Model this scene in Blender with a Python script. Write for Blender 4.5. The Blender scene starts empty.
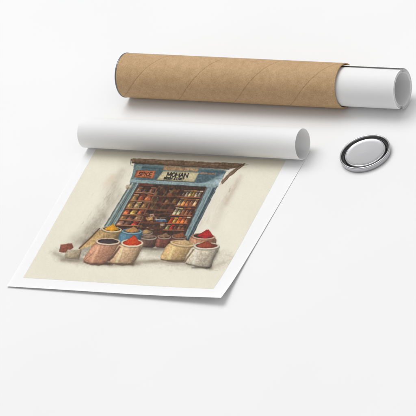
import bpy, math, random
import numpy as np
from mathutils import Vector, Matrix

random.seed(4)
rng = np.random.default_rng(11)
scene = bpy.context.scene
C = scene.collection

# ------------------------------------------------------------------ camera numbers
AZ, EL, ROLL = map(math.radians, (37.4, 36.6, 21.0))
LENS, PXM = 500.0, 538.0
V = np.array([math.sin(AZ)*math.cos(EL), -math.cos(AZ)*math.cos(EL), math.sin(EL)])
R0 = np.array([math.cos(AZ), math.sin(AZ), 0.0])
U0 = np.array([-math.sin(AZ)*math.sin(EL), math.cos(AZ)*math.sin(EL), math.cos(EL)])
RV = math.cos(ROLL)*R0 - math.sin(ROLL)*U0
UV = math.sin(ROLL)*R0 + math.cos(ROLL)*U0
FPX = LENS/36*416
DIST = FPX/PXM


# ------------------------------------------------------------------ helpers
def link(name, me, mat=None, parent=None, smooth=True):
    o = bpy.data.objects.new(name, me)
    C.objects.link(o)
    if mat: me.materials.append(mat)
    if parent: o.parent = parent
    if smooth:
        me.polygons.foreach_set('use_smooth', [True]*len(me.polygons))
    return o


def mesh(verts, faces):
    me = bpy.data.meshes.new('mesh')
    me.from_pydata([tuple(map(float, v)) for v in verts], [], faces)
    me.update()
    return me


def thing(name, label, cat, loc=(0, 0, 0)):
    o = bpy.data.objects.new(name, None)
    o.empty_display_size = .02
    C.objects.link(o)
    o.location = loc
    o['label'] = label
    o['category'] = cat
    return o


def sharp(o, ang=35):
    me = o.data
    try:
        me.set_sharp_from_angle(angle=math.radians(ang))
    except Exception:
        pass


def lathe(profile, axis='X', n=160, closed=True):
    """profile: list of (along, radius); closed loop of points turned round the axis."""
    vs, fs = [], []
    m = len(profile)
    for (t, r) in profile:
        for k in range(n):
            a = 2*math.pi*k/n
            c, s = r*math.cos(a), r*math.sin(a)
            vs.append((t, c, s) if axis == 'X' else (c, s, t))
    last = m if closed else m-1
    for i in range(last):
        j = (i+1) % m
        for k in range(n):
            l = (k+1) % n
            q = (i*n+k, i*n+l, j*n+l, j*n+k)
            fs.append(q if axis != 'X' else q[::-1])
    return vs, fs


def rounded(p, rad, seg=5):
    """round the corners of a closed profile polygon"""
    out = []
    m = len(p)
    for i in range(m):
        a, b, c = (np.array(p[(i-1) % m]), np.array(p[i]), np.array(p[(i+1) % m]))
        r1 = min(rad, .45*np.linalg.norm(a-b)); r2 = min(rad, .45*np.linalg.norm(c-b))
        s = b+(a-b)/max(1e-9, np.linalg.norm(a-b))*r1
        e = b+(c-b)/max(1e-9, np.linalg.norm(c-b))*r2
        for k in range(seg+1):
            t = k/seg
            out.append(tuple((1-t)**2*s+2*t*(1-t)*b+t*t*e))
    return out


# ------------------------------------------------------------------ materials
def new_mat(name):
    m = bpy.data.materials.new(name)
    m.use_nodes = True
    nt = m.node_tree
    return m, nt, nt.nodes['Principled BSDF']


def N(nt, kind, **kw):
    n = nt.nodes.new(kind)
    for k, v in kw.items():
        if k in n.inputs.keys(): n.inputs[k].default_value = v
        else: setattr(n, k, v)
    return n


def mat_surface():
    m, nt, b = new_mat('white_table')
    tc = N(nt, 'ShaderNodeTexCoord')
    no = N(nt, 'ShaderNodeTexNoise', Scale=2.2, Detail=3.0)
    nt.links.new(tc.outputs['Object'], no.inputs['Vector'])
    cr = N(nt, 'ShaderNodeValToRGB')
    cr.color_ramp.elements[0].position = .3; cr.color_ramp.elements[0].color = (.800, .800, .803, 1)
    cr.color_ramp.elements[1].position = .7; cr.color_ramp.elements[1].color = (.826, .826, .826, 1)
    nt.links.new(no.outputs['Fac'], cr.inputs['Fac'])
    nt.links.new(cr.outputs['Color'], b.inputs['Base Color'])
    b.inputs['Roughness'].default_value = .85
    b.inputs['Specular IOR Level'].default_value = .06
    return m


def mat_paper(name, col=(.83, .83, .83), fine=1400, strength=.05, thin=0.0):
    m, nt, b = new_mat(name)
    tc = N(nt, 'ShaderNodeTexCoord')
    no = N(nt, 'ShaderNodeTexNoise', Scale=float(fine), Detail=4.0)
    nt.links.new(tc.outputs['Object'], no.inputs['Vector'])
    n2 = N(nt, 'ShaderNodeTexNoise', Scale=14.0, Detail=3.0)
    nt.links.new(tc.outputs['Object'], n2.inputs['Vector'])
    mx = N(nt, 'ShaderNodeMix', data_type='RGBA')
    mx.inputs[6].default_value = (col[0]*.985, col[1]*.985, col[2]*.985, 1)
    mx.inputs[7].default_value = (*col, 1)
    nt.links.new(n2.outputs['Fac'], mx.inputs[0])
    nt.links.new(mx.outputs[2], b.inputs['Base Color'])
    bp = N(nt, 'ShaderNodeBump', Strength=strength, Distance=.0004)
    nt.links.new(no.outputs['Fac'], bp.inputs['Height'])
    nt.links.new(bp.outputs['Normal'], b.inputs['Normal'])
    b.inputs['Roughness'].default_value = .5
    b.inputs['Specular IOR Level'].default_value = .2
    b.inputs['Subsurface Weight'].default_value = thin       # light soaks through the sheet
    b.inputs['Subsurface Radius'].default_value = (1, 1, 1)
    b.inputs['Subsurface Scale'].default_value = .0016
    return m


PITCH = .1210


def mat_kraft():
    m, nt, b = new_mat('kraft_board')
    L = nt.links.new
    tc = N(nt, 'ShaderNodeTexCoord')
    sx = N(nt, 'ShaderNodeSeparateXYZ')
    L(tc.outputs['Object'], sx.inputs[0])

    def math_(op, a, c=None):
        n = N(nt, 'ShaderNodeMath', operation=op)
        for i, v in enumerate((a, c)):
            if v is None: continue
            if isinstance(v, (int, float)): n.inputs[i].default_value = v
            else: L(v, n.inputs[i])
        return n.outputs[0]
    ang = math_('ARCTAN2', sx.outputs['Z'], sx.outputs['Y'])
    wob = N(nt, 'ShaderNodeTexNoise', Scale=25.0, Detail=2.0)
    L(tc.outputs['Object'], wob.inputs['Vector'])
    ph = math_('ADD', math_('DIVIDE', sx.outputs['X'], PITCH), math_('DIVIDE', ang, math.pi))
    ph = math_('ADD', ph, math_('MULTIPLY', math_('SUBTRACT', wob.outputs['Fac'], .5), .035))
    ph = math_('ADD', ph, 10.0+.83)
    fr = math_('FRACT', ph)
    d = math_('ABSOLUTE', math_('SUBTRACT', fr, .5))      # 0 on the seam
    seam = N(nt, 'ShaderNodeMapRange')
    seam.interpolation_type = 'SMOOTHSTEP'
    seam.inputs['From Min'].default_value = 0; seam.inputs['From Max'].default_value = .018
    seam.inputs['To Min'].default_value = 1; seam.inputs['To Max'].default_value = 0
    L(d, seam.inputs['Value'])
    step = N(nt, 'ShaderNodeMapRange')                     # one ply sits a little higher than the next
    step.inputs['From Min'].default_value = .49; step.inputs['From Max'].default_value = .56
    L(fr, step.inputs['Value'])
    # fibres
    mp = N(nt, 'ShaderNodeMapping')
    mp.inputs['Scale'].default_value = (1.0, 1.0, 1.0)
    L(tc.outputs['Object'], mp.inputs['Vector'])
    fib = N(nt, 'ShaderNodeTexNoise', Scale=520.0, Detail=6.0, Roughness=.75)
    L(mp.outputs[0], fib.inputs['Vector'])
    blot = N(nt, 'ShaderNodeTexNoise', Scale=95.0, Detail=4.0, Roughness=.6)
    L(mp.outputs[0], blot.inputs['Vector'])
    big = N(nt, 'ShaderNodeTexNoise', Scale=16.0, Detail=3.0)
    L(mp.outputs[0], big.inputs['Vector'])
    mixv = math_('ADD', math_('MULTIPLY', fib.outputs['Fac'], .68),
                 math_('ADD', math_('MULTIPLY', blot.outputs['Fac'], .24), math_('MULTIPLY', big.outputs['Fac'], .08)))
    cr = N(nt, 'ShaderNodeValToRGB')
    e = cr.color_ramp.elements
    e[0].position = .36; e[0].color = (.365, .225, .108, 1)
    e[1].position = .64; e[1].color = (.60, .41, .23, 1)
    k = e.new(.5); k.color = (.485, .315, .165, 1)
    L(mixv, cr.inputs['Fac'])
    mx = N(nt, 'ShaderNodeMix', data_type='RGBA', blend_type='MULTIPLY')
    L(math_('MULTIPLY', seam.outputs[0], .34), mx.inputs[0])
    L(cr.outputs['Color'], mx.inputs[6])
    mx.inputs[7].default_value = (.45, .36, .28, 1)
    L(mx.outputs[2], b.inputs['Base Color'])
    hgt = math_('ADD', math_('MULTIPLY', seam.outputs[0], -.5),
                math_('ADD', math_('MULTIPLY', step.outputs[0], .5), math_('MULTIPLY', blot.outputs['Fac'], .35)))
    hgt = math_('ADD', hgt, math_('MULTIPLY', fib.outputs['Fac'], .15))
    bp = N(nt, 'ShaderNodeBump', Strength=.6, Distance=.0014)
    L(hgt, bp.inputs['Height'])
    L(bp.outputs['Normal'], b.inputs['Normal'])
    b.inputs['Roughness'].default_value = .62
    b.inputs['Specular IOR Level'].default_value = .3
    return m


def mat_metal(name, col=(.62, .62, .63), rough=.22, vary=.2):
    m, nt, b = new_mat(name)
    tc = N(nt, 'ShaderNodeTexCoord')
    no = N(nt, 'ShaderNodeTexNoise', Scale=60.0, Detail=3.0)
    nt.links.new(tc.outputs['Object'], no.inputs['Vector'])
    mr = N(nt, 'ShaderNodeMapRange')
    mr.inputs['To Min'].default_value = rough*(1-vary); mr.inputs['To Max'].default_value = rough*(1+vary)
    nt.links.new(no.outputs['Fac'], mr.inputs['Value'])
    nt.links.new(mr.outputs[0], b.inputs['Roughness'])
    b.inputs['Metallic'].default_value = 1
    b.inputs['Base Color'].default_value = (*col, 1)
    return m


def mat_print():
    m, nt, b = new_mat('printed_ink')
    at = N(nt, 'ShaderNodeVertexColor', layer_name='ink')
    tc = N(nt, 'ShaderNodeTexCoord')
    no = N(nt, 'ShaderNodeTexNoise', Scale=900.0, Detail=4.0)
    nt.links.new(tc.outputs['Object'], no.inputs['Vector'])
    hs = N(nt, 'ShaderNodeHueSaturation')
    mr = N(nt, 'ShaderNodeMapRange')
    mr.inputs['To Min'].default_value = .93; mr.inputs['To Max'].default_value = 1.07
    nt.links.new(no.outputs['Fac'], mr.inputs['Value'])
    nt.links.new(mr.outputs[0], hs.inputs['Value'])
    nt.links.new(at.outputs['Color'], hs.inputs['Color'])
    nt.links.new(hs.outputs['Color'], b.inputs['Base Color'])
    b.inputs['Roughness'].default_value = .55
    b.inputs['Specular IOR Level'].default_value = .2
    return m


M_SURF = mat_surface()
M_PAPER = mat_paper('white_paper', (.90, .90, .90), thin=.6)
M_BACK = mat_paper('paper_reverse', (.80, .80, .80), thin=.6)
M_ROLL = mat_paper('roll_paper', (.88, .88, .875), thin=.5)
M_KRAFT = mat_kraft()
M_METAL = mat_metal('bright_steel', (.74, .74, .75), .2)
M_RIM = mat_metal('rim_steel', (.56, .56, .57), .22)
M_PRINT = mat_print()
M_PANEL = mat_metal('panel_steel', (.50, .50, .51), .28, .0)
M_GROOVE_SHADE, _nt, _b = new_mat('groove_shade')  # near-black colour standing in for dark reflections in the lid groove
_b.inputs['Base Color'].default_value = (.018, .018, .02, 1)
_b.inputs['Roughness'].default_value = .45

# ------------------------------------------------------------------ the table
n = 24
vs = [((i/n-.5)*24, (j/n-.5)*24, 0) for j in range(n+1) for i in range(n+1)]
fs = [(j*(n+1)+i, j*(n+1)+i+1, (j+1)*(n+1)+i+1, (j+1)*(n+1)+i) for j in range(n) for i in range(n)]
g = link('table_surface', mesh(vs, fs), M_SURF, smooth=False)
g['kind'] = 'structure'
g['label'] = 'seamless white studio table under everything'

# ------------------------------------------------------------------ mailing tube
TR, TX0, TX1, TY = .0427, -.3064, .1672, .3115
tube = thing('mailing_tube', 'brown kraft cardboard mailing tube with faint spiral seams, lying open at its right end',
             'mailing tube', (0, TY, TR+.0008))
prof = rounded([(TX0, TR-.0022), (TX0, TR), (TX1, TR), (TX1, TR-.0022)], .0005, 3)
prof2 = []
for i, p in enumerate(prof):      # extra rings along the length keep shading even
    prof2.append(p)
v, f = lathe(prof2, n=192)
o = link('tube_body', mesh(v, f), M_KRAFT, tube); sharp(o, 40)
o['label'] = 'brown kraft cardboard tube wall with spiral seams'
# pressed metal end cap with a rolled bead
CR = TR+.0005
prof = [(TX0+.0012, TR+.0001), (TX0+.0010, CR-.0001), (TX0+.0004, CR), (TX0-.0010, CR), (TX0-.0017, CR-.0004), (TX0-.0020, CR-.0012),
        (TX0-.0017, CR-.0024), (TX0-.0006, CR-.0030), (TX0+.003, CR-.0034), (TX0+.003, .0005), (TX0+.0034, .0005), (TX0+.0034, CR-.0030),
        (TX0-.0002, CR-.0022), (TX0-.0004, CR-.0008), (TX0-.0002, TR+.0001)]
v, f = lathe(prof, n=160)
o = link('end_cap', mesh(v, f), mat_metal('dull_steel', (.20, .20, .21), .35), tube); sharp(o, 50)
o['label'] = 'thin grey metal end cap on the closed end'

# ------------------------------------------------------------------ white roll inside the tube (a real spiral of paper)
def spiral_roll(x0, x1, phi0, r_out, first_drop, drop, turns, th, flare=None):
    K = int(110*turns)
    pts = []
    for i in range(K+1):
        t = turns*i/K
        r = r_out - first_drop*min(1, t)**1.2 - drop*max(0, t-1)
        if flare and t < .08: r += flare*(1-t/.08)**2
        a = phi0 - 2*math.pi*t
        pts.append((r, a))
    xs = [x0, x0+.02, (x0+x1)/2, x1-.02, x1-.0006, x1]
    vs, fs = [], []
    for side in (0, 1):
        for x in xs:
            for (r, a) in pts:
                rr = r-(th if side else 0)
                vs.append((x, rr*math.cos(a), rr*math.sin(a)))
    P = len(pts); X = len(xs)
    idx = lambda s, xi, pi: (s*X+xi)*P+pi
    for xi in range(X-1):
        for pi in range(P-1):
            fs.append((idx(0, xi, pi), idx(0, xi+1, pi), idx(0, xi+1, pi+1), idx(0, xi, pi+1)))
            fs.append((idx(1, xi, pi), idx(1, xi, pi+1), idx(1, xi+1, pi+1), idx(1, xi+1, pi)))
        for pi in (0, P-1):
            q = (idx(0, xi, pi), idx(1, xi, pi), idx(1, xi+1, pi), idx(0, xi+1, pi))
            fs.append(q if pi == 0 else q[::-1])
    for xi in (0, X-1):
        for pi in range(P-1):
            q = (idx(0, xi, pi), idx(0, xi, pi+1), idx(1, xi, pi+1), idx(1, xi, pi))
            fs.append(q if xi == 0 else q[::-1])
    return mesh(vs, fs)


me = spiral_roll(-.20, .2880, math.radians(62), .0393, .0030, .0014, 4.2, .0005, .0005)
o = link('paper_roll', me, M_ROLL); sharp(o, 40)
o.location = (0, TY, TR+.0008-.0010)
o['label'] = 'blank white paper roll sticking out of the open end of the brown tube'
o['category'] = 'paper roll'

# ------------------------------------------------------------------ metal lid
lid = thing('tube_lid', 'round silver metal tube lid with raised rim lying flat on the white table', 'lid', (.2608, .1675, 0))
LR = .0488
rim = [(.0003, .0400), (.0004, LR-.0040), (.0004, LR-.0016), (.0014, LR-.0008), (.0050, LR-.0008), (.0074, LR-.0006), (.0086, LR), (.0104, LR-.0001),
       (.0115, LR-.0010), (.0117, LR-.0021), (.0111, LR-.0031), (.0098, LR-.0035), (.0040, LR-.0037), (.0012, LR-.0043), (.0008, .0400)]
v, f = lathe(rim, axis='Z', n=200)
o = link('rim', mesh(v, f), M_RIM, lid); sharp(o, 60)
pan = [(.0008, .0402), (.0040, .0399), (.0072, .0393), (.0086, .0388), (.0091, .0382), (.0092, .0376), (.0090, .0370), (.0087, .0366), (.0086, .036), (.0085, .030), (.0084, .023), (.0083, .015), (.00825, .007), (.0082, .0002),
       (.0065, .0002), (.0070, .035), (.0068, .0374), (.0008, .0398)]
v, f = lathe(pan, axis='Z', n=200)
o = link('center_panel', mesh(v, f), M_PANEL, lid); sharp(o, 60)
v, f = lathe([(.0009, .0404), (.0046, .0404), (.0058, .0410), (.0060, .0430), (.0084, .0440), (.0086, .0448), (.0070, .0450), (.0009, .0447)], axis='Z', n=160)  # added ring, no real gasket: its colour paints the groove's shade
o = link('groove_shade_ring', mesh(v, f), M_GROOVE_SHADE, lid); sharp(o, 60)

# ------------------------------------------------------------------ the print
SY, SR = .1560, .0303               # roll centre and radius
YB, TH = -.2495, .0006


def sheet_lift(x, y):
    u = (x+.32)/.46
    s = np.clip((-.06-y)/.19, 0, None)
    s2 = np.clip((-.16-y)/.09, 0, None)
    wave = .00045*(1+np.sin(x*19+y*6))*np.clip((.06-y)/.1, 0, 1)
    return .0006+wave+s**2*(.0024+.0076*np.clip(u, 0, 1.1)**1.5)+s2**2*.0095*np.clip(u-.3, 0, 1)**2


def sheet_pull(x, y):            # the lifted corner swings out a little
    u = np.clip((x+.32)/.46, 0, 1.1)
    s = np.clip((-.06-y)/.19, 0, None)
    return -s**2*.0045*u**1.5


def edge_left(y):  return -.3290+(.135-y)/.385*.0150
def edge_right(y): return .1410+(.135-y)/.385*.0030+.0045*max(0, (-.10-y)/.15)**2


path = []
for i in range(71):
    y = YB+(SY-YB)*i/70
    path.append((y, None, 0.0))
arc_n = 96
A1 = math.radians(345)
for i in range(1, arc_n+1):
    t = i/arc_n
    a = -math.pi/2+A1*t
    r = SR-.0016*t**1.5
    path.append((SY+r*math.cos(a), .0006+SR+r*math.sin(a), a))
NU = 48
top, bot = [], []
for k, (y, z, a) in enumerate(path):
    yy = min(y, .135) if z is None else .135
    xl, xr = edge_left(yy), edge_right(yy)
    for i in range(NU+1):
        x = xl+(xr-xl)*i/NU
        if z is None:
            zz = float(sheet_lift(x, y))
            yp = y+float(sheet_pull(x, y))
            top.append((x, yp, zz+TH)); bot.append((x, yp, zz))
        else:
            dy, dz = math.cos(a), math.sin(a)
            top.append((x, y-dy*TH, z-dz*TH)); bot.append((x, y, z))
P = len(path); W = NU+1
vs = top+bot; OFF = len(top)
fs = []
for k in range(P-1):
    for i in range(NU):
        q = (k*W+i, k*W+i+1, (k+1)*W+i+1, (k+1)*W+i)
        fs.append(q); fs.append(tuple(OFF+j for j in q[::-1]))
    for i in (0, NU):
        q = (k*W+i, (k+1)*W+i, OFF+(k+1)*W+i, OFF+k*W+i)
        fs.append(q if i == 0 else q[::-1])
for k in (0, P-1):
    for i in range(NU):
        q = (k*W+i, OFF+k*W+i, OFF+k*W+i+1, k*W+i+1)
        fs.append(q if k == 0 else q[::-1])
art = thing('art_print', 'white bordered print of a spice shop with one end rolled up', 'art print', (0, 0, 0))
o = link('paper_sheet', mesh(vs, fs), M_PAPER, art); sharp(o, 40)
o.data.materials.append(M_BACK)
for p_ in o.data.polygons:
    if all(j >= OFF for j in p_.vertices): p_.material_index = 1
o['label'] = 'white paper sheet curled into a roll at the far end'

# ------------------------------------------------------------------ painting the picture (computed here, held as ink colours on a fine grid)
# The artwork is drawn in the units of the sheet seen from its lower left: px, py.
K, OX, OY, WPX, HPX = 5, 14, 138, 300, 158
CW, CH = WPX*K, HPX*K
yy, xx = np.mgrid[0:CH, 0:CW].astype(np.float32)
PX = xx/K+OX+.5/K
PY = yy/K+OY+.5/K


def vnoise(cell, seed, octaves=3, gain=.5):
    r = np.random.default_rng(seed)
    out = np.zeros((CH, CW), np.float32); amp = 1; tot = 0
    for k in range(octaves):
        c = max(cell*K/2**k, 1.0)
        gh, gw = int(CH/c)+3, int(CW/c)+3
        gr = r.random((gh, gw)).astype(np.float32)
        gy = np.arange(CH)/c; gx = np.arange(CW)/c
        iy = gy.astype(int); ix = gx.astype(int)
        fy = (gy-iy)[:, None].astype(np.float32); fx = (gx-ix)[None].astype(np.float32)
        fy = fy*fy*(3-2*fy); fx = fx*fx*(3-2*fx)
        a = gr[iy][:, ix]; b = gr[iy][:, ix+1]; c_ = gr[iy+1][:, ix]; d = gr[iy+1][:, ix+1]
        out += amp*((a*(1-fx)+b*fx)*(1-fy)+(c_*(1-fx)+d*fx)*fy)
        tot += amp; amp *= gain
    return out/tot


N1, N2 = vnoise(3.0, 1)-.5, vnoise(3.0, 2)-.5
N3 = vnoise(1.3, 3, 2)-.5
N4 = vnoise(14, 4, 5, .6)-.5
N5 = vnoise(40, 5, 4)-.5
N6 = vnoise(.7, 6, 2)-.5
IMG = np.empty((CH, CW, 3), np.float32)
IMG[:] = (235, 229, 211)
IMG += (N5*9+N4*4+N3*1.0)[..., None]*np.array([1, 1, 1.25], np.float32)


def region(pts, pad):
    x0 = max(0, int((min(p[0] for p in pts)-pad-OX)*K)); x1 = min(CW, int((max(p[0] for p in pts)+pad-OX)*K)+2)
    y0 = max(0, int((min(p[1] for p in pts)-pad-OY)*K)); y1 = min(CH, int((max(p[1] for p in pts)+pad-OY)*K)+2)
    return slice(y0, max(y0, y1)), slice(x0, max(x0, x1))


def segdist(X, Y, pts, closed):
    d = None
    m = len(pts)
    for i in range(m if closed else m-1):
        ax, ay = pts[i]; bx, by = pts[(i+1) % m]
        ex, ey = bx-ax, by-ay
        l2 = ex*ex+ey*ey+1e-9
        t = np.clip(((X-ax)*ex+(Y-ay)*ey)/l2, 0, 1)
        dd = (X-ax-t*ex)**2+(Y-ay-t*ey)**2
        d = dd if d is None else np.minimum(d, dd)
    return np.sqrt(d)


def poly(pts, col, alpha=1.0, soft=.35, wob=.5, tex=.10, edge=.0, col2=None, along=None, edgew=.8):
    if not pts: return
    sl = region(pts, soft+wob+1)
    X = PX[sl]+N1[sl]*wob*2; Y = PY[sl]+N2[sl]*wob*2
    if X.size == 0: return
    ins = np.zeros(X.shape, bool)
    m = len(pts)
    for i in range(m):
        ax, ay = pts[i]; bx, by = pts[(i+1) % m]
        if ay == by: continue
        c = ((ay > Y) != (by > Y)) & (X < (bx-ax)*(Y-ay)/(by-ay)+ax)
        ins ^= c
    d = segdist(X, Y, pts, True)
    sd = np.where(ins, -d, d)
    a = np.clip(.5-sd/soft, 0, 1)*alpha
    c = np.empty(X.shape+(3,), np.float32)
    c[:] = col
    if col2 is not None:
        (x0, y0), (x1, y1) = along
        t = np.clip(((X-x0)*(x1-x0)+(Y-y0)*(y1-y0))/((x1-x0)**2+(y1-y0)**2), 0, 1)[..., None]
        c = c*(1-t)+np.array(col2, np.float32)*t
    mod = 1+tex*(N3[sl]*1.6+N4[sl]*1.2+N6[sl]*.8)
    if edge: mod = mod*(1-edge*np.exp(-d/edgew))
    c = c*mod[..., None]
    IMG[sl] = IMG[sl]*(1-a[..., None])+c*a[..., None]


def stroke(pts, w, col, alpha=1.0, soft=.35, wob=.5, dry=0.0):
    sl = region(pts, w+soft+wob+1)
    X = PX[sl]+N1[sl]*wob*2; Y = PY[sl]+N2[sl]*wob*2
    if X.size == 0: return
    d = segdist(X, Y, pts, False)
    a = np.clip((w/2-d)/soft+.5, 0, 1)*alpha
    if dry: a = a*np.clip(1-dry+dry*3*(N3[sl]+.25+N6[sl]*.6), 0, 1)
    IMG[sl] = IMG[sl]*(1-a[..., None])+np.array(col, np.float32)*a[..., None]


def wash(pts, w, col, alpha, grain=.6):
    """broad soft watercolour smear along a line"""
    sl = region(pts, w*1.6)
    X = PX[sl]+N4[sl]*w*1.1; Y = PY[sl]+N5[sl]*w*1.1
    if X.size == 0: return
    d = segdist(X, Y, pts, False)
    a = np.exp(-(d/w)**2*1.6)*alpha*np.clip(1+grain*(N4[sl]*2.4+N3[sl]*1.0), 0, 1.6)
    a = np.clip(a, 0, 1)[..., None]
    IMG[sl] = IMG[sl]*(1-a)+np.array(col, np.float32)*a


def ell(cx, cy, a, b, tilt=.03, a0=0, a1=360, n=26):
    out = []
    for i in range(n+1 if a1-a0 < 360 else n):
        t = math.radians(a0+(a1-a0)*i/n)
        out.append((cx+a*math.cos(t), cy+b*math.sin(t)+tilt*a*math.cos(t)))
    return out


SH = .585      # the uprights of the drawing lean this much per unit of height
up = lambda x, y, h: (x+SH*h, y-h)

# --- background washes
wash([(128, 166), (112, 192)], 9, (205, 196, 178), .45)
wash([(118, 196), (90, 232), (74, 246)], 9, (180, 171, 155), .6)
wash([(104, 218), (86, 240)], 6, (152, 142, 127), .5)
wash([(97, 230), (82, 247)], 2.6, (112, 101, 88), .5)
wash([(122, 172), (108, 200)], 4, (190, 178, 158), .45)
wash([(112, 178), (106, 186)], 5, (214, 190, 160), .35)
wash([(222, 184), (196, 232)], 9, (226, 218, 202), .9)
wash([(236, 182), (214, 226)], 6, (212, 202, 184), .55)
wash([(240, 176), (226, 204)], 3, (190, 172, 150), .4)
for i in range(70):
    t = rng.random(); x = 236-38*t+rng.normal(0, 5); y = 178+54*t+rng.normal(0, 3)
    l = rng.uniform(1.5, 6)
    stroke([(x, y), (x-SH*l, y+l)], rng.uniform(.2, .6), (168, 150, 128), rng.uniform(.06, .24), .6, .9)
for i in range(90):
    t = rng.random(); x = 124-46*t+rng.normal(0, 5.5); y = 176+70*t+rng.normal(0, 4)
    l = rng.uniform(1.5, 7)
    stroke([(x, y), (x-SH*l, y+l)], rng.uniform(.25, .8), (140, 130, 116), rng.uniform(.06, .28), .5, .8)
stroke([(230.5, 188), (229, 191.5)], 1.0, (170, 144, 120), .5, .8, .9)

# ground
poly([(48, 252), (62, 247), (110, 243), (150, 243), (190, 246), (232, 252), (236, 262), (220, 270), (160, 267), (120, 267), (80, 266), (56, 261)],
     (214, 205, 186), .75, 5, 1.8, .12)
wash([(62, 259), (84, 261), (112, 264.5), (138, 263)], 3.0, (150, 138, 120), .75)
wash([(140, 262), (160, 261), (186, 264), (212, 267.5)], 2.6, (158, 146, 128), .7)
wash([(55, 253), (64, 257), (82, 259)], 2.6, (150, 142, 126), .6)
wash([(150, 252), (168, 254)], 4, (190, 182, 164), .7)
wash([(212, 267), (224, 262)], 2.5, (196, 186, 168), .6)
for i in range(60):
    x = rng.uniform(62, 222); y = 262+rng.normal(0, 4)+.03*(x-120)
    stroke([(x, y), (x+rng.uniform(2, 8), y+rng.uniform(-.2, .5))], rng.uniform(.2, .6), (150, 138, 118), rng.uniform(.08, .3), .4, .5)

# --- shop front : back, frame
poly([(134.5, 163), (228, 170), (218, 186), (187, 244), (106, 240), (104.2, 226), (130.4, 183)], (96, 118, 118), 1, .5, .5, .16)
# side wall of the projecting roof
poly([(224, 171), (238, 167), (221, 185), (216.5, 186)], (222, 214, 198), 1, .5, .4, .12)
# teal sign board
poly([(136.6, 165.5), (165, 167.5), (157, 183.5), (130.5, 182)], (70, 99, 106), 1, .4, .4, .22)
poly([(136, 165), (143, 165.3), (134, 182.5), (129.8, 181.5)], (112, 132, 128), .9, .6, .5, .2)
poly([(196, 169.5), (226.5, 171.3), (217, 185.8), (186, 184.5)], (66, 98, 110), 1, .4, .4, .2)
poly([(224.5, 173.5), (218, 186), (196, 185.3), (203, 182.8), (214, 179.5)], (162, 183, 187), .95, 1.4, .7, .14)
poly([(205, 182), (217, 176.5), (224, 173), (222, 177), (212, 182.5)], (120, 150, 160), .6, 1.2, .5, .1)
poly([(131, 179.3), (206, 183.2), (217.5, 184.6), (216, 187.4), (204, 186.6), (129.6, 182.6)], (138, 160, 160), .95, .5, .4, .18)
stroke([(131, 182.7), (150, 183.8), (206, 187)], .7, (52, 40, 34), .9, .4, .3)
stroke([(139, 183.6), (152, 184.5)], 1.1, (150, 82, 56), .8, .4, .4)
stroke([(143, 167.6), (163, 168.9)], .9, (44, 66, 74), .6, .5, .4)

# --- interior
interior = [(139.3, 184), (206, 187), (182.6, 240), (139, 240), (112, 228)]
poly(interior, (66, 44, 33), 1, .5, .3, .4)
poly([(155, 187), (182, 188), (162, 222), (141, 222)], (48, 31, 24), .7, 1.5, .6, .3)
pal = [(176, 130, 80), (150, 82, 48), (205, 160, 104), (120, 66, 44), (190, 104, 56), (214, 184, 140), (142, 116, 78), (96, 58, 44), (170, 60, 38), (198, 142, 60)]
# hanging bundles and dim goods deep in the shop
for i in range(210):
    t = rng.random(); s = rng.random()
    y = 187+34*t; xl = 155.5-SH*(y-187)*1.0; x = xl+2+s*25
    c = np.array(pal[rng.integers(len(pal))])*rng.uniform(.32, .92)
    l = rng.uniform(1, 4)
    if rng.random() < .5:
        r_ = rng.uniform(.5, 1.7)
        poly(ell(x, y, r_, r_*rng.uniform(.6, 1.3), 0, n=10), c, rng.uniform(.35, .85), .9, .6, .3)
    else:
        stroke([(x, y), (x-SH*l, y+l)], rng.uniform(.4, 1.2), c, rng.uniform(.3, .75), .8, .7)
for yb, h in [(195.5, 5.5), (202.5, 5.5), (209.0, 5.0)]:
    x0, x1 = 155.0-.83*(yb-189)+1.5, 181.0-.5*(yb-194)-1.5
    x = x0
    while x < x1-1.5:
        w_ = rng.uniform(1.1, 2.3)
        if rng.random() < .8:
            c = np.array(pal[rng.integers(len(pal))])*rng.uniform(.7, 1.25)
            hh = h*rng.uniform(.45, .9)
            q = [(x, yb), up(x, yb, hh), up(x+w_, yb, hh), (x+w_, yb)]
            poly(q, c, .9, .5, .45, .25, .25, col2=c*.6, along=((x, yb), (x+w_, yb)))
        x += w_+rng.uniform(.1, .7)
    stroke([(x0-1, yb+.3), (x1+1, yb+.9)], .85, (124, 82, 60), .9, .45, .5)
poly(ell(169.5, 194.5, 2.2, 2.6, 0), (122, 74, 50), .9, .8, .4, .2)
poly(ell(164, 191.2, 1.3, 2.2, 0), (96, 60, 42), .9, .8, .4, .2)
poly(ell(175, 191.0, 1.4, 1.9, 0), (104, 66, 44), .9, .8, .4, .2)
poly(ell(181, 196, 2.2, 1.6, 0), (112, 62, 42), .8, .8, .4, .2)
stroke([(158, 199), (152, 209)], .6, (150, 120, 90), .5, .5, .4)
stroke([(166, 200), (159, 212)], .5, (140, 104, 78), .5, .5, .4)
stroke([(171, 204), (166, 213)], .5, (150, 120, 90), .4, .5, .4)


def soften(p, k=2):
    for _ in range(k):
        q = []
        for i in range(len(p)):
            (ax, ay), (bx, by) = p[i], p[(i+1) % len(p)]
            q += [(ax*.78+bx*.22, ay*.78+by*.22), (ax*.22+bx*.78, ay*.22+by*.78)]
        p = q
    return p


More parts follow.
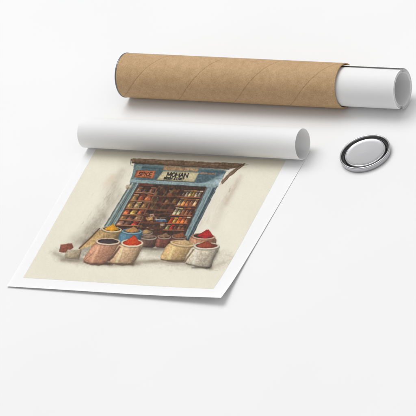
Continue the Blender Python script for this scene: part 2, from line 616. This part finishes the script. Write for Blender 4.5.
def jar(x, y, h, w, c, lid_=None):
    c = np.minimum(np.array(c, float)*rng.uniform(.98, 1.22), 255)
    hb = h*rng.uniform(.74, .86)
    q = [(x, y), up(x-.1, y, hb*.5), up(x+.1*w, y, hb), up(x+w*.9, y+.05*w, hb), up(x+w+.1, y+.05*w, hb*.5), (x+w, y+.05*w)]
    poly(soften(q, 1), c, 1, .4, .3, .3, .3, col2=c*.58, along=((x+w*.2, y), (x+w*1.25, y)), edgew=.35)
    fill_c = c*rng.uniform(.55, .8) if rng.random() < .5 else np.minimum(c*1.2+10, 255)
    lv = hb*rng.uniform(.3, .6)
    poly([(x+.15, y-.2), up(x+.15, y, lv), up(x+w*.8, y, lv), (x+w*.8, y-.1)], fill_c, .6, .5, .3, .3)
    stroke([up(x+w*.28, y, hb*.3), up(x+w*.28, y, hb*.8)], .45, np.minimum(c*1.5+30, 255), .6, .4, .2)
    lc = lid_ if lid_ is not None else c*rng.uniform(.55, 1.0)+np.array((14, 8, 4))
    a, b = up(x+.14*w, y, (hb+h)/2), up(x+w*.86, y+.05*w, (hb+h)/2)
    stroke([a, b], (h-hb)*1.0, lc, .9, .4, .25)
    stroke([(a[0], a[1]-.25), (b[0], b[1]-.25)], .3, np.minimum(np.array(lc)*1.4+15, 255), .5, .35, .2)


def lerp(a, b, t): return a+(b-a)*t


# left shelves
rows = [(192.4, 5.2), (200.5, 6.2), (208.2, 6.4), (214.4, 5.0), (219.6, 4.4), (224.9, 3.8)]
rowpal = [[(150, 112, 84), (96, 66, 52), (140, 96, 70)], [(158, 118, 76), (186, 92, 52), (196, 112, 70)], [(180, 138, 84), (186, 152, 104), (194, 140, 84)],
          [(190, 98, 58), (196, 150, 74), (176, 92, 62)], [(172, 126, 78), (112, 70, 54), (178, 130, 96)], [(176, 132, 110), (112, 78, 64), (160, 58, 42)]]
bl = lambda y: lerp(138.6, 114.6, (y-183)/41.5)
br = lambda y: lerp(157.2, 138.0, (y-188)/38.0)
for (yb, h), cols in zip(rows, rowpal):
    x0, x1 = bl(yb)+1.6, br(yb)-.6
    w = (x1-x0)/3
    poly([(x0-1, yb), up(x0-1, yb, h+1.4), up(x1+.5, yb, h+1.4), (x1+.5, yb+.7)], (58, 34, 25), .9, .5, .3, .2)
    for i in range(3):
        jar(x0+w*i+.2, yb+.12*i, h*rng.uniform(1.0, 1.14), w*.84, cols[i], (200, 176, 140) if rng.random() < .1 else None)
        if rng.random() < .5:
            jar(x0+w*i+w*.62, yb+.12*i, h*rng.uniform(.5, .8), w*.3, np.array(cols[i])*.6)
for yb, h in rows:
    x0, x1 = bl(yb)+.4, br(yb)+.3
    stroke([(x0, yb+.3), (x1, yb+1.0)], 1.2, (146, 98, 70), 1, .4, .35)
    stroke([(x0, yb-.05), (x1, yb+.55)], .45, (194, 146, 108), .8, .35, .35)
    stroke([(x0, yb+1.0), (x1, yb+1.7)], .5, (30, 18, 14), .8, .4, .25)
stroke([(157.1, 188.5), (137.7, 227)], 1.1, (120, 76, 56), .95, .4, .3)
stroke([(156.4, 189), (137.1, 227)], .35, (172, 124, 96), .7, .3, .3)
stroke([(139.4, 184.5), (115.3, 226)], .8, (88, 54, 42), .95, .4, .3)
stroke([(139, 185), (153, 185.8)], .8, (122, 70, 50), .8, .4, .3)
# right shelves
rows = [(196.6, 6.4), (205.5, 7.0), (214.8, 7.0), (223.0, 6.0), (229.6, 4.8)]
rowpal = [[(104, 78, 64), (150, 126, 108), (190, 156, 104), (206, 150, 66), (150, 128, 112), (196, 172, 148)],
          [(150, 124, 92), (184, 124, 66), (178, 104, 60), (140, 90, 60), (196, 150, 110)],
          [(172, 162, 130), (158, 146, 110), (150, 96, 62), (132, 84, 56), (112, 66, 48)],
          [(214, 78, 34), (224, 164, 72), (226, 96, 36), (218, 110, 50), (150, 96, 62)],
          [(176, 154, 104), (204, 62, 40), (128, 74, 54), (140, 92, 66), (110, 64, 48)]]
rl = lambda y: lerp(181.5, 163.5, (y-194)/36.0)
rr = lambda y: lerp(205.4, 184.0, (y-187)/45.0)
for (yb, h), cols in zip(rows, rowpal):
    x0, x1 = rl(yb)+.4, rr(yb)-1.0
    w = (x1-x0)/len(cols)
    poly([(x0-1, yb), up(x0-1, yb, h+1.2), up(x1+.5, yb, h+1.2), (x1+.5, yb+.5)], (54, 32, 25), .85, .6, .3, .2)
    for i, c in enumerate(cols):
        jar(x0+w*i+.2, yb+.08*i, h*rng.uniform(.92, 1.14), w*.92, c, (212, 190, 150) if rng.random() < .1 else None)
for yb, h in rows:
    x0, x1 = rl(yb)-.8, rr(yb)-.2
    stroke([(x0, yb+.4), (x1, yb+.9)], 1.2, (142, 88, 62), 1, .4, .35)
    stroke([(x0, yb+.05), (x1, yb+.5)], .35, (184, 118, 84), .75, .3, .25)
    stroke([(x0, yb+1.15), (x1, yb+1.6)], .5, (28, 16, 13), .8, .4, .25)
stroke([(206, 187.5), (183, 234)], 1.0, (92, 52, 40), .95, .4, .3)
# counter, trestle, cloth
for (x0, y0, x1, y1, w, c) in [(141, 215.5, 172, 213, 1.0, (104, 64, 46)), (141, 222.3, 164, 222.8, 1.6, (112, 66, 48)), (140, 227, 163, 228.2, 1.3, (96, 56, 42)),
                               (158, 210.5, 174, 211.3, .9, (126, 74, 50)), (138, 232, 160, 233, 1.2, (74, 44, 36)), (150, 217, 166, 217.6, .7, (130, 88, 64))]:
    stroke([(x0, y0), (x1, y1)], w, c, .9, .4, .5)
poly([(155.5, 219.7), (165.8, 219.3), (166.5, 221.5), (156.2, 221.8)], (64, 100, 138), 1, .4, .3, .2)
stroke([(156, 219.6), (160.5, 219.1), (165, 219.3)], .7, (206, 200, 190), .9, .4, .3)
poly([(146, 217.3), (152, 217), (153, 220), (147, 220.4)], (186, 146, 96), .9, .6, .4, .25)
poly([(149.5, 214), (153.5, 213.6), (154.5, 216.6), (150, 217)], (170, 148, 126), .85, .6, .4, .25)
poly([(160, 223.6), (165, 223.2), (164.5, 226), (160.5, 226.4)], (190, 166, 140), .75, .7, .4, .25)
for i in range(60):
    x = rng.uniform(139, 162); y = rng.uniform(213, 233)
    stroke([(x, y), (x+rng.uniform(.4, 2.2), y+rng.uniform(-.6, .4))], rng.uniform(.4, 1.0), np.array(pal[rng.integers(len(pal))])*rng.uniform(.4, .9), .75, .4, .4)

# --- pillars
poly([(131, 182.4), (139.2, 183.4), (114.9, 226.5), (104, 226)], (134, 148, 142), 1, .5, .4, .18)
for k, (t, w, c, a) in enumerate([(.06, .7, (64, 74, 72), .75), (.22, .9, (176, 186, 176), .7), (.38, .8, (58, 82, 86), .8), (.55, 1.2, (44, 62, 68), .75), (.75, .9, (92, 122, 126), .8),
                                  (.88, .8, (168, 182, 174), .7), (.985, .5, (38, 34, 32), .9)]):
    stroke([(lerp(131, 139.2, t), 183), (lerp(104.4, 114.9, t), 226)], w, c, a, .4, .4, .35)
poly(ell(128.6, 186.6, 3.0, 2.0, -.1), (206, 188, 162), .95, .8, .5, .15, .2)
poly(ell(128.0, 188.0, 2.4, 1.0, -.1), (150, 120, 96), .6, .8, .5, .15)
poly([(206.6, 187.3), (216.6, 187.6), (189.5, 241), (182, 241)], (122, 144, 146), 1, .5, .35, .16)
poly([(212.6, 188), (216.8, 187.8), (190, 241), (186.4, 241)], (66, 84, 90), .95, .5, .35, .25)
for t, w, c, a in [(.03, .6, (48, 42, 40), .85), (.2, .8, (140, 170, 176), .7), (.45, .4, (66, 96, 106), .7), (.56, .9, (150, 176, 180), .75), (.8, .5, (34, 54, 64), .7), (.93, .5, (120, 150, 158), .7)]:
    stroke([(lerp(206.6, 216.6, t), 188), (lerp(182, 189.6, t), 240)], w, c, a, .4, .35, .3)

for i in range(90):       # flaking paint
    if rng.random() < .5:
        t = rng.random(); s_ = rng.random(); x = lerp(lerp(131, 139.2, t), lerp(104.4, 114.9, t), s_); y = 183+43*s_
    else:
        t = rng.random(); s_ = rng.random(); x = lerp(lerp(206.6, 216.6, t), lerp(182, 189.6, t), s_); y = 188+51*s_
    l = rng.uniform(.6, 3)
    stroke([(x, y), (x-SH*l, y+l)], rng.uniform(.2, .7), [(196, 200, 188), (70, 84, 84), (150, 128, 104), (110, 132, 132)][rng.integers(4)], rng.uniform(.2, .6), .5, .6)
for i in range(60):
    x = rng.uniform(134, 220); y = 168+(x-134)*.04+rng.uniform(0, 15)
    l = rng.uniform(1, 6)
    stroke([(x, y), (x+l, y+l*.05)], rng.uniform(.2, .6), [(150, 160, 154), (58, 76, 82), (124, 112, 96)][rng.integers(3)], rng.uniform(.15, .45), .5, .6)

# --- roof
roof = [(131, 158.6), (148, 159), (175, 160.2), (210, 162.3), (245.5, 163.6), (241, 167), (231, 168.8), (198, 167.0), (165, 164.9), (132.0, 162.9)]
poly(roof, (120, 97, 77), 1, .5, .6, .25, .3)
poly([(131, 158.6), (148, 159), (175, 160.2), (210, 162.3), (245.5, 163.6), (238, 165.6), (200, 164.6), (165, 162.6), (132, 161.3)], (154, 130, 106), .8, .7, .6, .25)
for i in range(150):
    x = rng.uniform(132, 240); y = 159.4+(x-131)*.045+rng.uniform(0, 3.4)
    l = rng.uniform(2, 10)
    c = [(84, 64, 48), (172, 148, 122), (108, 84, 64), (60, 46, 38)][rng.integers(4)]
    stroke([(x, y), (x+l, y+l*.05)], rng.uniform(.2, .5), c, rng.uniform(.12, .4), .5, .5)
stroke([(132, 162.9), (165, 165.0), (198, 167.2), (229, 169.2)], 1.0, (58, 48, 42), .8, .7, .5)
poly([(245.5, 163.6), (240, 168.4), (230, 176.6), (222.3, 184.2), (221.4, 181.2), (229.4, 172.6), (238, 166.4)], (150, 124, 100), .95, .5, .5, .2, .3)
stroke([(244, 165), (231.5, 174.3), (222.2, 183.8)], .5, (78, 60, 46), .85, .35, .4)
stroke([(239, 166.6), (230.6, 173.6), (222, 182)], .45, (86, 66, 50), .7, .35, .4)
stroke([(224.8, 172), (222, 181), (221, 184.5)], .5, (110, 92, 76), .7, .35, .4)
stroke([(131.2, 159), (130.6, 163.5)], .7, (80, 64, 52), .8, .4, .4)
# tattered valance above the middle sign
poly([(164.5, 165.3), (199.4, 168.2), (198.2, 171.6), (190, 170.9), (184, 171.6), (176, 170.4), (170, 171), (162.8, 169.6)], (172, 144, 112), 1, .45, .6, .22, .25)
for i in range(34):
    x = rng.uniform(164, 198); y = 166.6+(x-164)*.08
    stroke([(x, y), (x-1.2, y+2.6)], .3, (118, 92, 70), .5, .35, .3)

# --- signs and their lettering
poly([(136.8, 170), (155.8, 170.5), (153.4, 178.4), (134, 177.2)], (178, 104, 68), 1, .4, .3, .25, .35)
poly([(138.5, 171.4), (153.8, 171.8), (152, 176.9), (136.2, 176)], (190, 116, 78), .6, .9, .4, .2)
poly([(163, 170.9), (199.2, 172.5), (194.2, 182), (156.2, 179.8)], (196, 184, 148), 1, .4, .3, .14, .28)
stroke([(156.2, 180.1), (194.2, 182.3)], .7, (74, 78, 72), .9, .35, .3)
poly([(200.4, 171.9), (216.2, 173.2), (215.4, 174.9), (199.6, 173.8)], (156, 132, 112), 1, .4, .3, .25, .3)

GL = {'S': [[(1, .9), (.6, 1), (.1, .85), (.15, .58), (.85, .42), (.9, .12), (.4, 0), (0, .1)]], 'P': [[(0, 0), (0, 1), (.75, 1), (.95, .76), (.75, .5), (0, .48)]],
      'I': [[(.5, 0), (.5, 1)]], 'C': [[(1, .85), (.6, 1), (.1, .8), (0, .4), (.25, .03), (.7, 0), (1, .15)]],
      'E': [[(1, 1), (0, 1), (0, 0), (1, 0)], [(0, .52), (.8, .52)]], 'M': [[(0, 0), (.08, 1), (.5, .25), (.92, 1), (1, 0)]],
      'O': [[(.5, 1), (.05, .75), (.05, .25), (.5, 0), (.95, .25), (.95, .75), (.5, 1)]], 'H': [[(0, 0), (0, 1)], [(1, 0), (1, 1)], [(0, .5), (1, .5)]],
      'A': [[(0, 0), (.5, 1), (1, 0)], [(.2, .36), (.8, .36)]], 'N': [[(0, 0), (0, 1), (1, 0), (1, 1)]], 'B': [[(0, 0), (0, 1), (.75, .95), (.8, .6), (0, .52), (.9, .42), (.9, .05), (0, 0)]],
      'T': [[(0, 1), (1, 1)], [(.5, 1), (.5, 0)]], 'R': [[(0, 0), (0, 1), (.8, .95), (.85, .6), (0, .48), (1, 0)]]}


def write(word, x, y, size, w, gap, th, col, lean=.35, slope=.05, alpha=.95):
    for ch in word:
        if ch != ' ':
            wid = w*(.35 if ch == 'I' else 1.2 if ch == 'M' else 1)
            for st in GL[ch]:
                pts = [(x+u*wid+lean*v*size, y+slope*u*wid-v*size) for u, v in st]
                stroke(pts, th, col, alpha, .22, .12)
            x += wid+gap; y += slope*(wid+gap)
        else:
            x += w*.8; y += slope*w*.8


write('SPICE', 138.1, 175.7, 3.5, 2.3, .75, .66, (52, 26, 20), .4, .035)
write('MOHAN', 166.6, 176.5, 4.1, 3.3, .85, 1.0, (26, 24, 24), .3, .05)
write('BEEN START', 164.0, 179.1, 1.9, 1.55, .55, .74, (30, 27, 25), .3, .055)

# --- small sacks along the shop step
poly([(140, 245), (168, 246), (166, 253), (141, 252)], (190, 182, 166), 1, .8, .5, .12)
stroke([(140, 245.4), (168, 246.4)], .5, (120, 108, 94), .8, .4, .4)


def mound(pts, col):
    poly(pts, col, 1, .4, .45, .22, .2, col2=np.array(col)*.72, along=((min(p[0] for p in pts)+2, min(p[1] for p in pts)), (max(p[0] for p in pts), max(p[1] for p in pts))))
    x0, x1 = min(p[0] for p in pts), max(p[0] for p in pts); y0, y1 = min(p[1] for p in pts), max(p[1] for p in pts)
    for i in range(26):
        x = rng.uniform(x0+1, x1-1); y = rng.uniform(y0+(y1-y0)*.35, y1-.3)
        stroke([(x, y), (x+.5, y+.3)], .4, np.clip(np.array(col)*rng.uniform(.75, 1.25), 0, 255), .5, .3, .2)


def chaikin(p, k=2):
    for _ in range(k):
        q = []
        for i in range(len(p)):
            (ax, ay), (bx, by) = p[i], p[(i+1) % len(p)]
            q += [(ax*.78+bx*.22, ay*.78+by*.22), (ax*.22+bx*.78, ay*.22+by*.78)]
        p = q
    return p


def sack(body, rim, fill, col, rimcol, dark=.55, lines=9, inner=(60, 46, 42), shade_to=None):
    """rim: (cx, cy, a, b, tilt)"""
    cx, cy, a, b, tl = rim
    x0, x1 = min(p[0] for p in body), max(p[0] for p in body)
    y0, y1 = min(p[1] for p in body), max(p[1] for p in body)
    c = np.array(col, float)
    rimcol = np.array(rimcol, float)*.78+c*.2
    body = chaikin(body)
    mx, my = sum(p[0] for p in body)/len(body), sum(p[1] for p in body)/len(body)
    body = [(mx+(p[0]-mx)*1.075, my+(p[1]-my)*1.05) for p in body]
    poly(body, c*1.06, 1, .5, .75, .18, .3, col2=c*dark, along=((x0+(x1-x0)*.45, cy), (x1-1, y1)), edgew=.9)
    h = y1-cy
    wash([(x1-SH*.9*h*.2, cy+b+1), (x0+(x1-x0)*.72, y1-.5)], max(1.6, a*.22), c*.42, .5, .3)
    wash([(x0+(x1-x0)*.2, y1-.8), (x0+(x1-x0)*.7, y1-.3)], 1.3, c*.36, .6, .3)
    wash([(cx-a*.75, cy+b+1.2), (x0+(x1-x0)*.22, y1-3)], a*.16, np.minimum(c*1.3+10, 255), .45, .3)
    for i in range(4):
        q = rng.uniform(-.7, .7); l = rng.uniform(.35, .8)*h
        stroke([(cx+a*q, cy+b*.9), (cx+a*q*.9-SH*.4*l, cy+b+l*.6), (cx+a*q*.7-SH*.9*l, cy+b+l)], rng.uniform(.4, .9), c*.5, rng.uniform(.2, .42), .9, .9, .3)
    for i in range(lines):                              # creases and weave
        t = (i+1+rng.uniform(-.35, .35))/(lines+1)
        xm = cx-SH*.62*h*t*(cx > 0)
        ww = a*.92
        pts = [(xm+ww*math.cos(q)*.95, cy+h*t*.9+b*.9*math.sin(q)) for q in np.linspace(rng.uniform(.2, 1.2), rng.uniform(1.9, 2.9), 9)]
        stroke(pts, rng.uniform(.2, .5), c*.66, rng.uniform(.12, .34), .5, .9, .5)
        stroke([(p[0], p[1]-.7) for p in pts], .35, np.minimum(c*1.15, 255), .22, .5, .9, .5)
    for i in range(16):
        x = rng.uniform(x0+2, x1-2); y = rng.uniform(cy+b, y1-2); l = rng.uniform(1.5, 5)
        stroke([(x, y), (x-SH*.7*l, y+l)], rng.uniform(.2, .45), c*rng.choice([.6, .7, 1.15]), rng.uniform(.15, .4), .4, .6)
    poly(ell(cx, cy+.8, a+.2, b+.4, tl), c*.5, .55, .8, .3, .1)
    poly(ell(cx, cy, a, b, tl), rimcol, 1, .4, .3, .1, .22)
    poly(ell(cx+.2, cy-.1, a*.84, b*.70, tl), inner, 1, .45, .3, .15)
    if fill:
        mound(*fill)
        stroke(ell(cx, cy, a*.93, b*.88, tl, 20, 160), 1.0, rimcol, .95, .4, .3)
        stroke(ell(cx, cy+.6, a*.95, b*.95, tl, 15, 165), .4, np.array(rimcol)*.72, .7, .35, .3)


# middle row, behind
sack([(140.5, 231), (152.5, 231.5), (154, 246), (139, 246)], (146.5, 232.4, 6.2, 2.4, .03), ([(141.5, 232.3), (144, 229.8), (146, 229), (149, 230.6), (151.4, 232.5), (146, 233.8)], (196, 160, 112)), (120, 94, 80), (168, 150, 132), .5, 4)
sack([(139.6, 236), (157.5, 237), (155.8, 247.4), (138.5, 246.5)], (148.2, 237.2, 8.6, 2.5, .03), ([(141.5, 237), (146, 234.8), (150, 234.6), (155, 237), (148, 238.4)], (150, 122, 104)), (126, 92, 80), (188, 172, 154), .45, 4)
sack([(157.4, 236.5), (171, 237.2), (169, 248), (154.4, 247)], (164.2, 236.8, 6.9, 2.3, .04), ([(159, 236.6), (163, 233.6), (166.2, 232.6), (169.6, 236.6), (164, 238)], (158, 124, 92)), (146, 92, 74), (176, 152, 132), .5, 5)
sack([(171.4, 236), (187.2, 237), (186, 246), (170, 245)], (179.2, 236.6, 7.8, 2.4, .04), ([(173, 236.5), (178, 233.4), (182.4, 232.2), (185.6, 236.4), (179, 238)], (160, 98, 62)), (108, 74, 62), (160, 134, 116), .5, 4)
wash([(141, 248), (156, 249), (170, 249)], 2, (110, 98, 86), .6)
# yellow, back left, leaning on a stick
sack([(101, 228.2), (121.6, 229.6), (121, 244), (104, 250), (90, 249), (78.5, 249.6), (88, 240)], (111.6, 229.2, 10.3, 2.9, .06), ([(104, 229.2), (107.5, 227), (111, 225.2), (113, 223.8), (115.5, 226), (119.4, 229.6), (112, 231.2)], (240, 172, 40)), (190, 158, 110), (232, 214, 182), .55, 7)
stroke([(99.5, 228.3), (90, 238.5), (79, 248.2)], 1.3, (92, 70, 52), .9, .5, .45)
stroke([(99, 228), (89.4, 238), (78.8, 247.6)], .4, (168, 138, 104), .4, .4, .45)
poly([(83, 247.5), (92, 246), (88.5, 254), (80.5, 258), (78.5, 254)], (168, 160, 146), .9, .8, .6, .15)
# blue
sack([(121.4, 231), (142.2, 231.2), (139.5, 241), (136, 246), (119, 246), (118.4, 240)], (131.8, 231.2, 10.3, 2.7, .01), ([(124, 231), (128.5, 229), (133.6, 226.3), (136.4, 228.2), (139.4, 231), (132, 233)], (206, 152, 92)), (70, 136, 166), (128, 178, 196), .6, 6, inner=(48, 70, 84))
# red pile, right rear
sack([(191, 235.5), (215.4, 236.8), (215, 246), (190, 245), (189.8, 241)], (203.2, 236.3, 12.0, 3.0, .05), ([(197, 236), (201.5, 232.8), (206, 229.8), (208.4, 229.6), (211, 232.4), (214, 236.4), (205, 238.4)], (196, 46, 40)), (198, 146, 114), (216, 176, 146), .62, 5)
# brown, front left
wash([(96, 263), (112, 264)], 1.6, (70, 56, 46), .7)
sack([(95.6, 241.6), (120.4, 242), (118.4, 248), (109.6, 260.4), (99, 264.4), (90, 263.6), (83.8, 261.4), (86, 256)], (108, 241.4, 12.3, 3.5, .02), ([(99, 241.3), (103, 239.6), (109, 239.3), (115, 240.2), (117.5, 241.6), (108, 243.8)], (78, 66, 66)), (204, 152, 122), (238, 218, 194), .50, 9)
# red-orange, front left
sack([(121, 243), (142.8, 243), (141, 248), (136.5, 257), (133, 262.8), (123, 264.6), (111, 262.4), (109.4, 260.8), (115.5, 251)], (132, 242.8, 11.2, 4.1, .0), ([(123.6, 242.8), (127, 240.2), (131, 237.2), (133.6, 235), (135.6, 236), (138, 240), (141, 242.4), (137, 245.2), (129, 245.4)], (226, 80, 30)), (220, 184, 146), (244, 228, 202), .54, 9, inner=(150, 52, 26))
poly([(119.5, 246), (121, 247), (113, 258), (109, 261.5), (108.6, 260)], (72, 48, 40), .75, .9, .4, .1)
# tan, front right
sack([(169.6, 241.6), (195.2, 244), (193, 247), (188, 254), (185, 261), (174, 261.2), (165, 260.2), (160.8, 258.4), (162.6, 254)], (182.6, 243.2, 12.6, 3.0, .09), ([(173, 242.4), (179, 241.2), (185, 239.2), (190, 241.6), (193.6, 244.2), (183, 245.6)], (226, 192, 142)), (212, 178, 128), (230, 204, 164), .5, 8, inner=(170, 130, 86))
# pale, front right
sack([(193, 246), (219.6, 246), (217.5, 250), (213.4, 258), (210.6, 267), (207, 268), (196, 265.6), (186, 263), (185.6, 260.6), (189, 253)], (206.4, 245.8, 13.2, 3.6, .0), ([(196.5, 246), (201, 243.2), (205, 241.4), (208.4, 241.2), (212.4, 244.2), (215.6, 246.2), (206, 248.4)], (172, 82, 56)), (216, 203, 180), (230, 221, 203), .55, 9, inner=(104, 62, 48))
stroke([(206, 268), (211, 267), (211.5, 265)], 1.0, (74, 64, 56), .75, .6, .4)
poly([(193, 249), (194.5, 249.6), (188.5, 258), (185.4, 262), (185, 260)], (96, 74, 54), .7, .9, .4, .1)
stroke([(161, 259.4), (174, 262), (185, 262)], 1.3, (92, 76, 60), .7, .7, .5)
stroke([(186.5, 263.6), (197, 266.6), (207, 268.8)], 1.3, (98, 86, 72), .7, .7, .5)
stroke([(84, 262), (91, 264.6), (99, 265.2), (108, 262)], 1.3, (92, 70, 56), .7, .7, .5)
stroke([(110, 263), (123, 265.4), (133, 263.6)], 1.3, (104, 84, 66), .7, .7, .5)
# brick and stone, far left
poly([(60.6, 244.6), (71.8, 243.2), (73.5, 247.5), (69, 250.5), (65.6, 252.8), (58.8, 251.8)], (158, 100, 78), 1, .5, .4, .2, .25, col2=(120, 62, 48), along=((61, 245), (72, 253)))
stroke([(60.6, 244.8), (71.6, 243.2)], .6, (204, 138, 112), .7, .4, .3)
poly([(67.4, 249.4), (82, 249.8), (80.6, 254), (78.6, 258.4), (65.6, 257.6), (64.6, 256)], (190, 174, 148), 1, .7, .6, .14, .2, col2=(146, 130, 108), along=((68, 250), (78, 259)))
stroke([(67.4, 250.6), (81, 251.2)], .5, (222, 214, 198), .7, .5, .4)
stroke([(80.6, 251), (78.8, 258)], .8, (96, 84, 72), .6, .6, .4)
stroke([(65.5, 258), (79, 259)], .7, (104, 94, 82), .7, .6, .5)
# pencil lines tying it together
for pts in ([(131, 159), (130.4, 165), (134, 166)], [(104.4, 226), (131, 183)], [(216.8, 187.8), (190.4, 240)], [(96, 250), (84, 261)]):
    stroke(pts, .35, (60, 52, 46), .6, .3, .5, .4)
IMG += ((N3*2+N6*2))[..., None]
IMG = np.clip(IMG, 0, 255)


def blur(a, r):
    n_ = int(3*r)
    k = np.exp(-.5*(np.arange(-n_, n_+1)/r)**2); k /= k.sum()
    for ax in (0, 1):
        p_ = np.pad(a, [(n_, n_) if i == ax else (0, 0) for i in range(3)], mode='edge')
        a = sum(w_*(p_[i:i+a.shape[0]] if ax == 0 else p_[:, i:i+a.shape[1]]) for i, w_ in enumerate(k))
    return a.astype(np.float32)


soft = blur(IMG, 1.15)
mixm = np.clip(.5+N4*2.0, .2, .8)[..., None]      # colour runs in the wet paper
IMG = IMG*(1-mixm)+soft*mixm
IMG += (N6*4+N3*2.5)[..., None]
IMG = np.clip(IMG, 0, 255)
grey = IMG.mean(-1, keepdims=True)
cool = np.clip((IMG[..., 2:3]-IMG[..., 0:1]+6)/50, 0, 1)*.42
IMG = IMG*(1-cool)+grey*cool
body_ = np.clip((214-IMG.mean(-1, keepdims=True))/60, 0, 1)
IMG = IMG*(1-body_)+255*(IMG/255)**1.08*1.03*body_
IMG = np.clip(IMG, 0, 255)

# --- carry the paint on to the picture's own grid
GU, GV = 690, 525
vv, uu = np.mgrid[0:GV+1, 0:GU+1].astype(np.float64)
uu /= GU; vv /= GV
PB, PT = -.2235, .1420                        # near and far edge of the printed area
gy = PB+(PT-PB)*vv
xl = -.2912+(-.3085+.2912)*((gy+.2195)/.35)
xr = .1180+(.1030-.1180)*((gy+.2195)/.35)
gx = xl+(xr-xl)*uu
gz = sheet_lift(gx, gy)+TH+.00012
Pw = np.stack([gx, gy+sheet_pull(gx, gy), gz], -1)
d = Pw-V*DIST
dep = -(d@V)
qx = 208+FPX*(d@RV)/dep
qy = 208-FPX*(d@UV)/dep
sx_ = np.clip((qx-OX)*K-.5, 0, CW-1.001); sy_ = np.clip((qy-OY)*K-.5, 0, CH-1.001)
ix, iy = sx_.astype(int), sy_.astype(int)
fx, fy = (sx_-ix)[..., None], (sy_-iy)[..., None]
col = (IMG[iy, ix]*(1-fx)+IMG[iy, ix+1]*fx)*(1-fy)+(IMG[iy+1, ix]*(1-fx)+IMG[iy+1, ix+1]*fx)*fy
col = col/255.0
lin = np.where(col <= .04045, col/12.92, ((col+.055)/1.055)**2.4)*.86
nv = (GU+1)*(GV+1)
me = bpy.data.meshes.new('mesh')
me.vertices.add(nv)
me.vertices.foreach_set('co', Pw.reshape(-1).astype(np.float32))
idx = np.arange(nv).reshape(GV+1, GU+1)
quads = np.stack([idx[:-1, :-1], idx[:-1, 1:], idx[1:, 1:], idx[1:, :-1]], -1).reshape(-1, 4)
nq = len(quads)
me.loops.add(nq*4)
me.loops.foreach_set('vertex_index', quads.reshape(-1).astype(np.int32))
me.polygons.add(nq)
me.polygons.foreach_set('loop_start', np.arange(0, nq*4, 4, dtype=np.int32))
me.update(calc_edges=True)
ca = me.color_attributes.new('ink', 'FLOAT_COLOR', 'POINT')
ca.data.foreach_set('color', np.concatenate([lin.reshape(-1, 3), np.ones((nv, 1))], 1).astype(np.float32).reshape(-1))
pic = link('printed_picture', me, M_PRINT, art)
pic['label'] = 'watercolour picture of a spice shop front with sacks of spices'

# ------------------------------------------------------------------ light
def area(name, loc, target, size, power, col=(1, 1, 1), sy=None):
    li = bpy.data.lights.new(name, 'AREA')
    li.shape = 'RECTANGLE'; li.size = size; li.size_y = sy or size
    li.energy = power; li.color = col
    o = bpy.data.objects.new(name, li)
    C.objects.link(o)
    o.location = loc
    o.rotation_euler = (Vector(target)-Vector(loc)).to_track_quat('-Z', 'Y').to_euler()
    return o


area('key_softbox', (-2.6, 2.7, 9.0), (0, 0, 0), 7.0, 665)

w = bpy.data.worlds.new('World')
scene.world = w
w.use_nodes = True
nt = w.node_tree
bg = nt.nodes['Background']
tc = N(nt, 'ShaderNodeTexCoord')
sp = N(nt, 'ShaderNodeSeparateXYZ')
nt.links.new(tc.outputs['Generated'], sp.inputs[0])
mr = N(nt, 'ShaderNodeMapRange')
mr.inputs['From Min'].default_value = -.1; mr.inputs['From Max'].default_value = 1.0
nt.links.new(sp.outputs['Z'], mr.inputs['Value'])
cr = N(nt, 'ShaderNodeValToRGB')
cr.color_ramp.elements[0].color = (.40, .40, .405, 1)
cr.color_ramp.elements[1].color = (.70, .70, .70, 1)
nt.links.new(mr.outputs[0], cr.inputs['Fac'])
nt.links.new(cr.outputs['Color'], bg.inputs['Color'])
bg.inputs['Strength'].default_value = .95

# ------------------------------------------------------------------ camera
cd = bpy.data.cameras.new('camera')
cd.lens = LENS; cd.sensor_width = 36; cd.clip_start = .1; cd.clip_end = 200
co = bpy.data.objects.new('camera', cd)
C.objects.link(co)
p = V*DIST
co.matrix_world = Matrix(((RV[0], UV[0], V[0], p[0]), (RV[1], UV[1], V[1], p[1]), (RV[2], UV[2], V[2], p[2]), (0, 0, 0, 1)))
scene.camera = co
scene.view_settings.view_transform = 'Standard'
scene.view_settings.look = 'None'
scene.view_settings.exposure = 0
scene.view_settings.gamma = 1
scene.render.engine = 'CYCLES'
scene.cycles.max_bounces = 8
scene.cycles.use_denoising = True
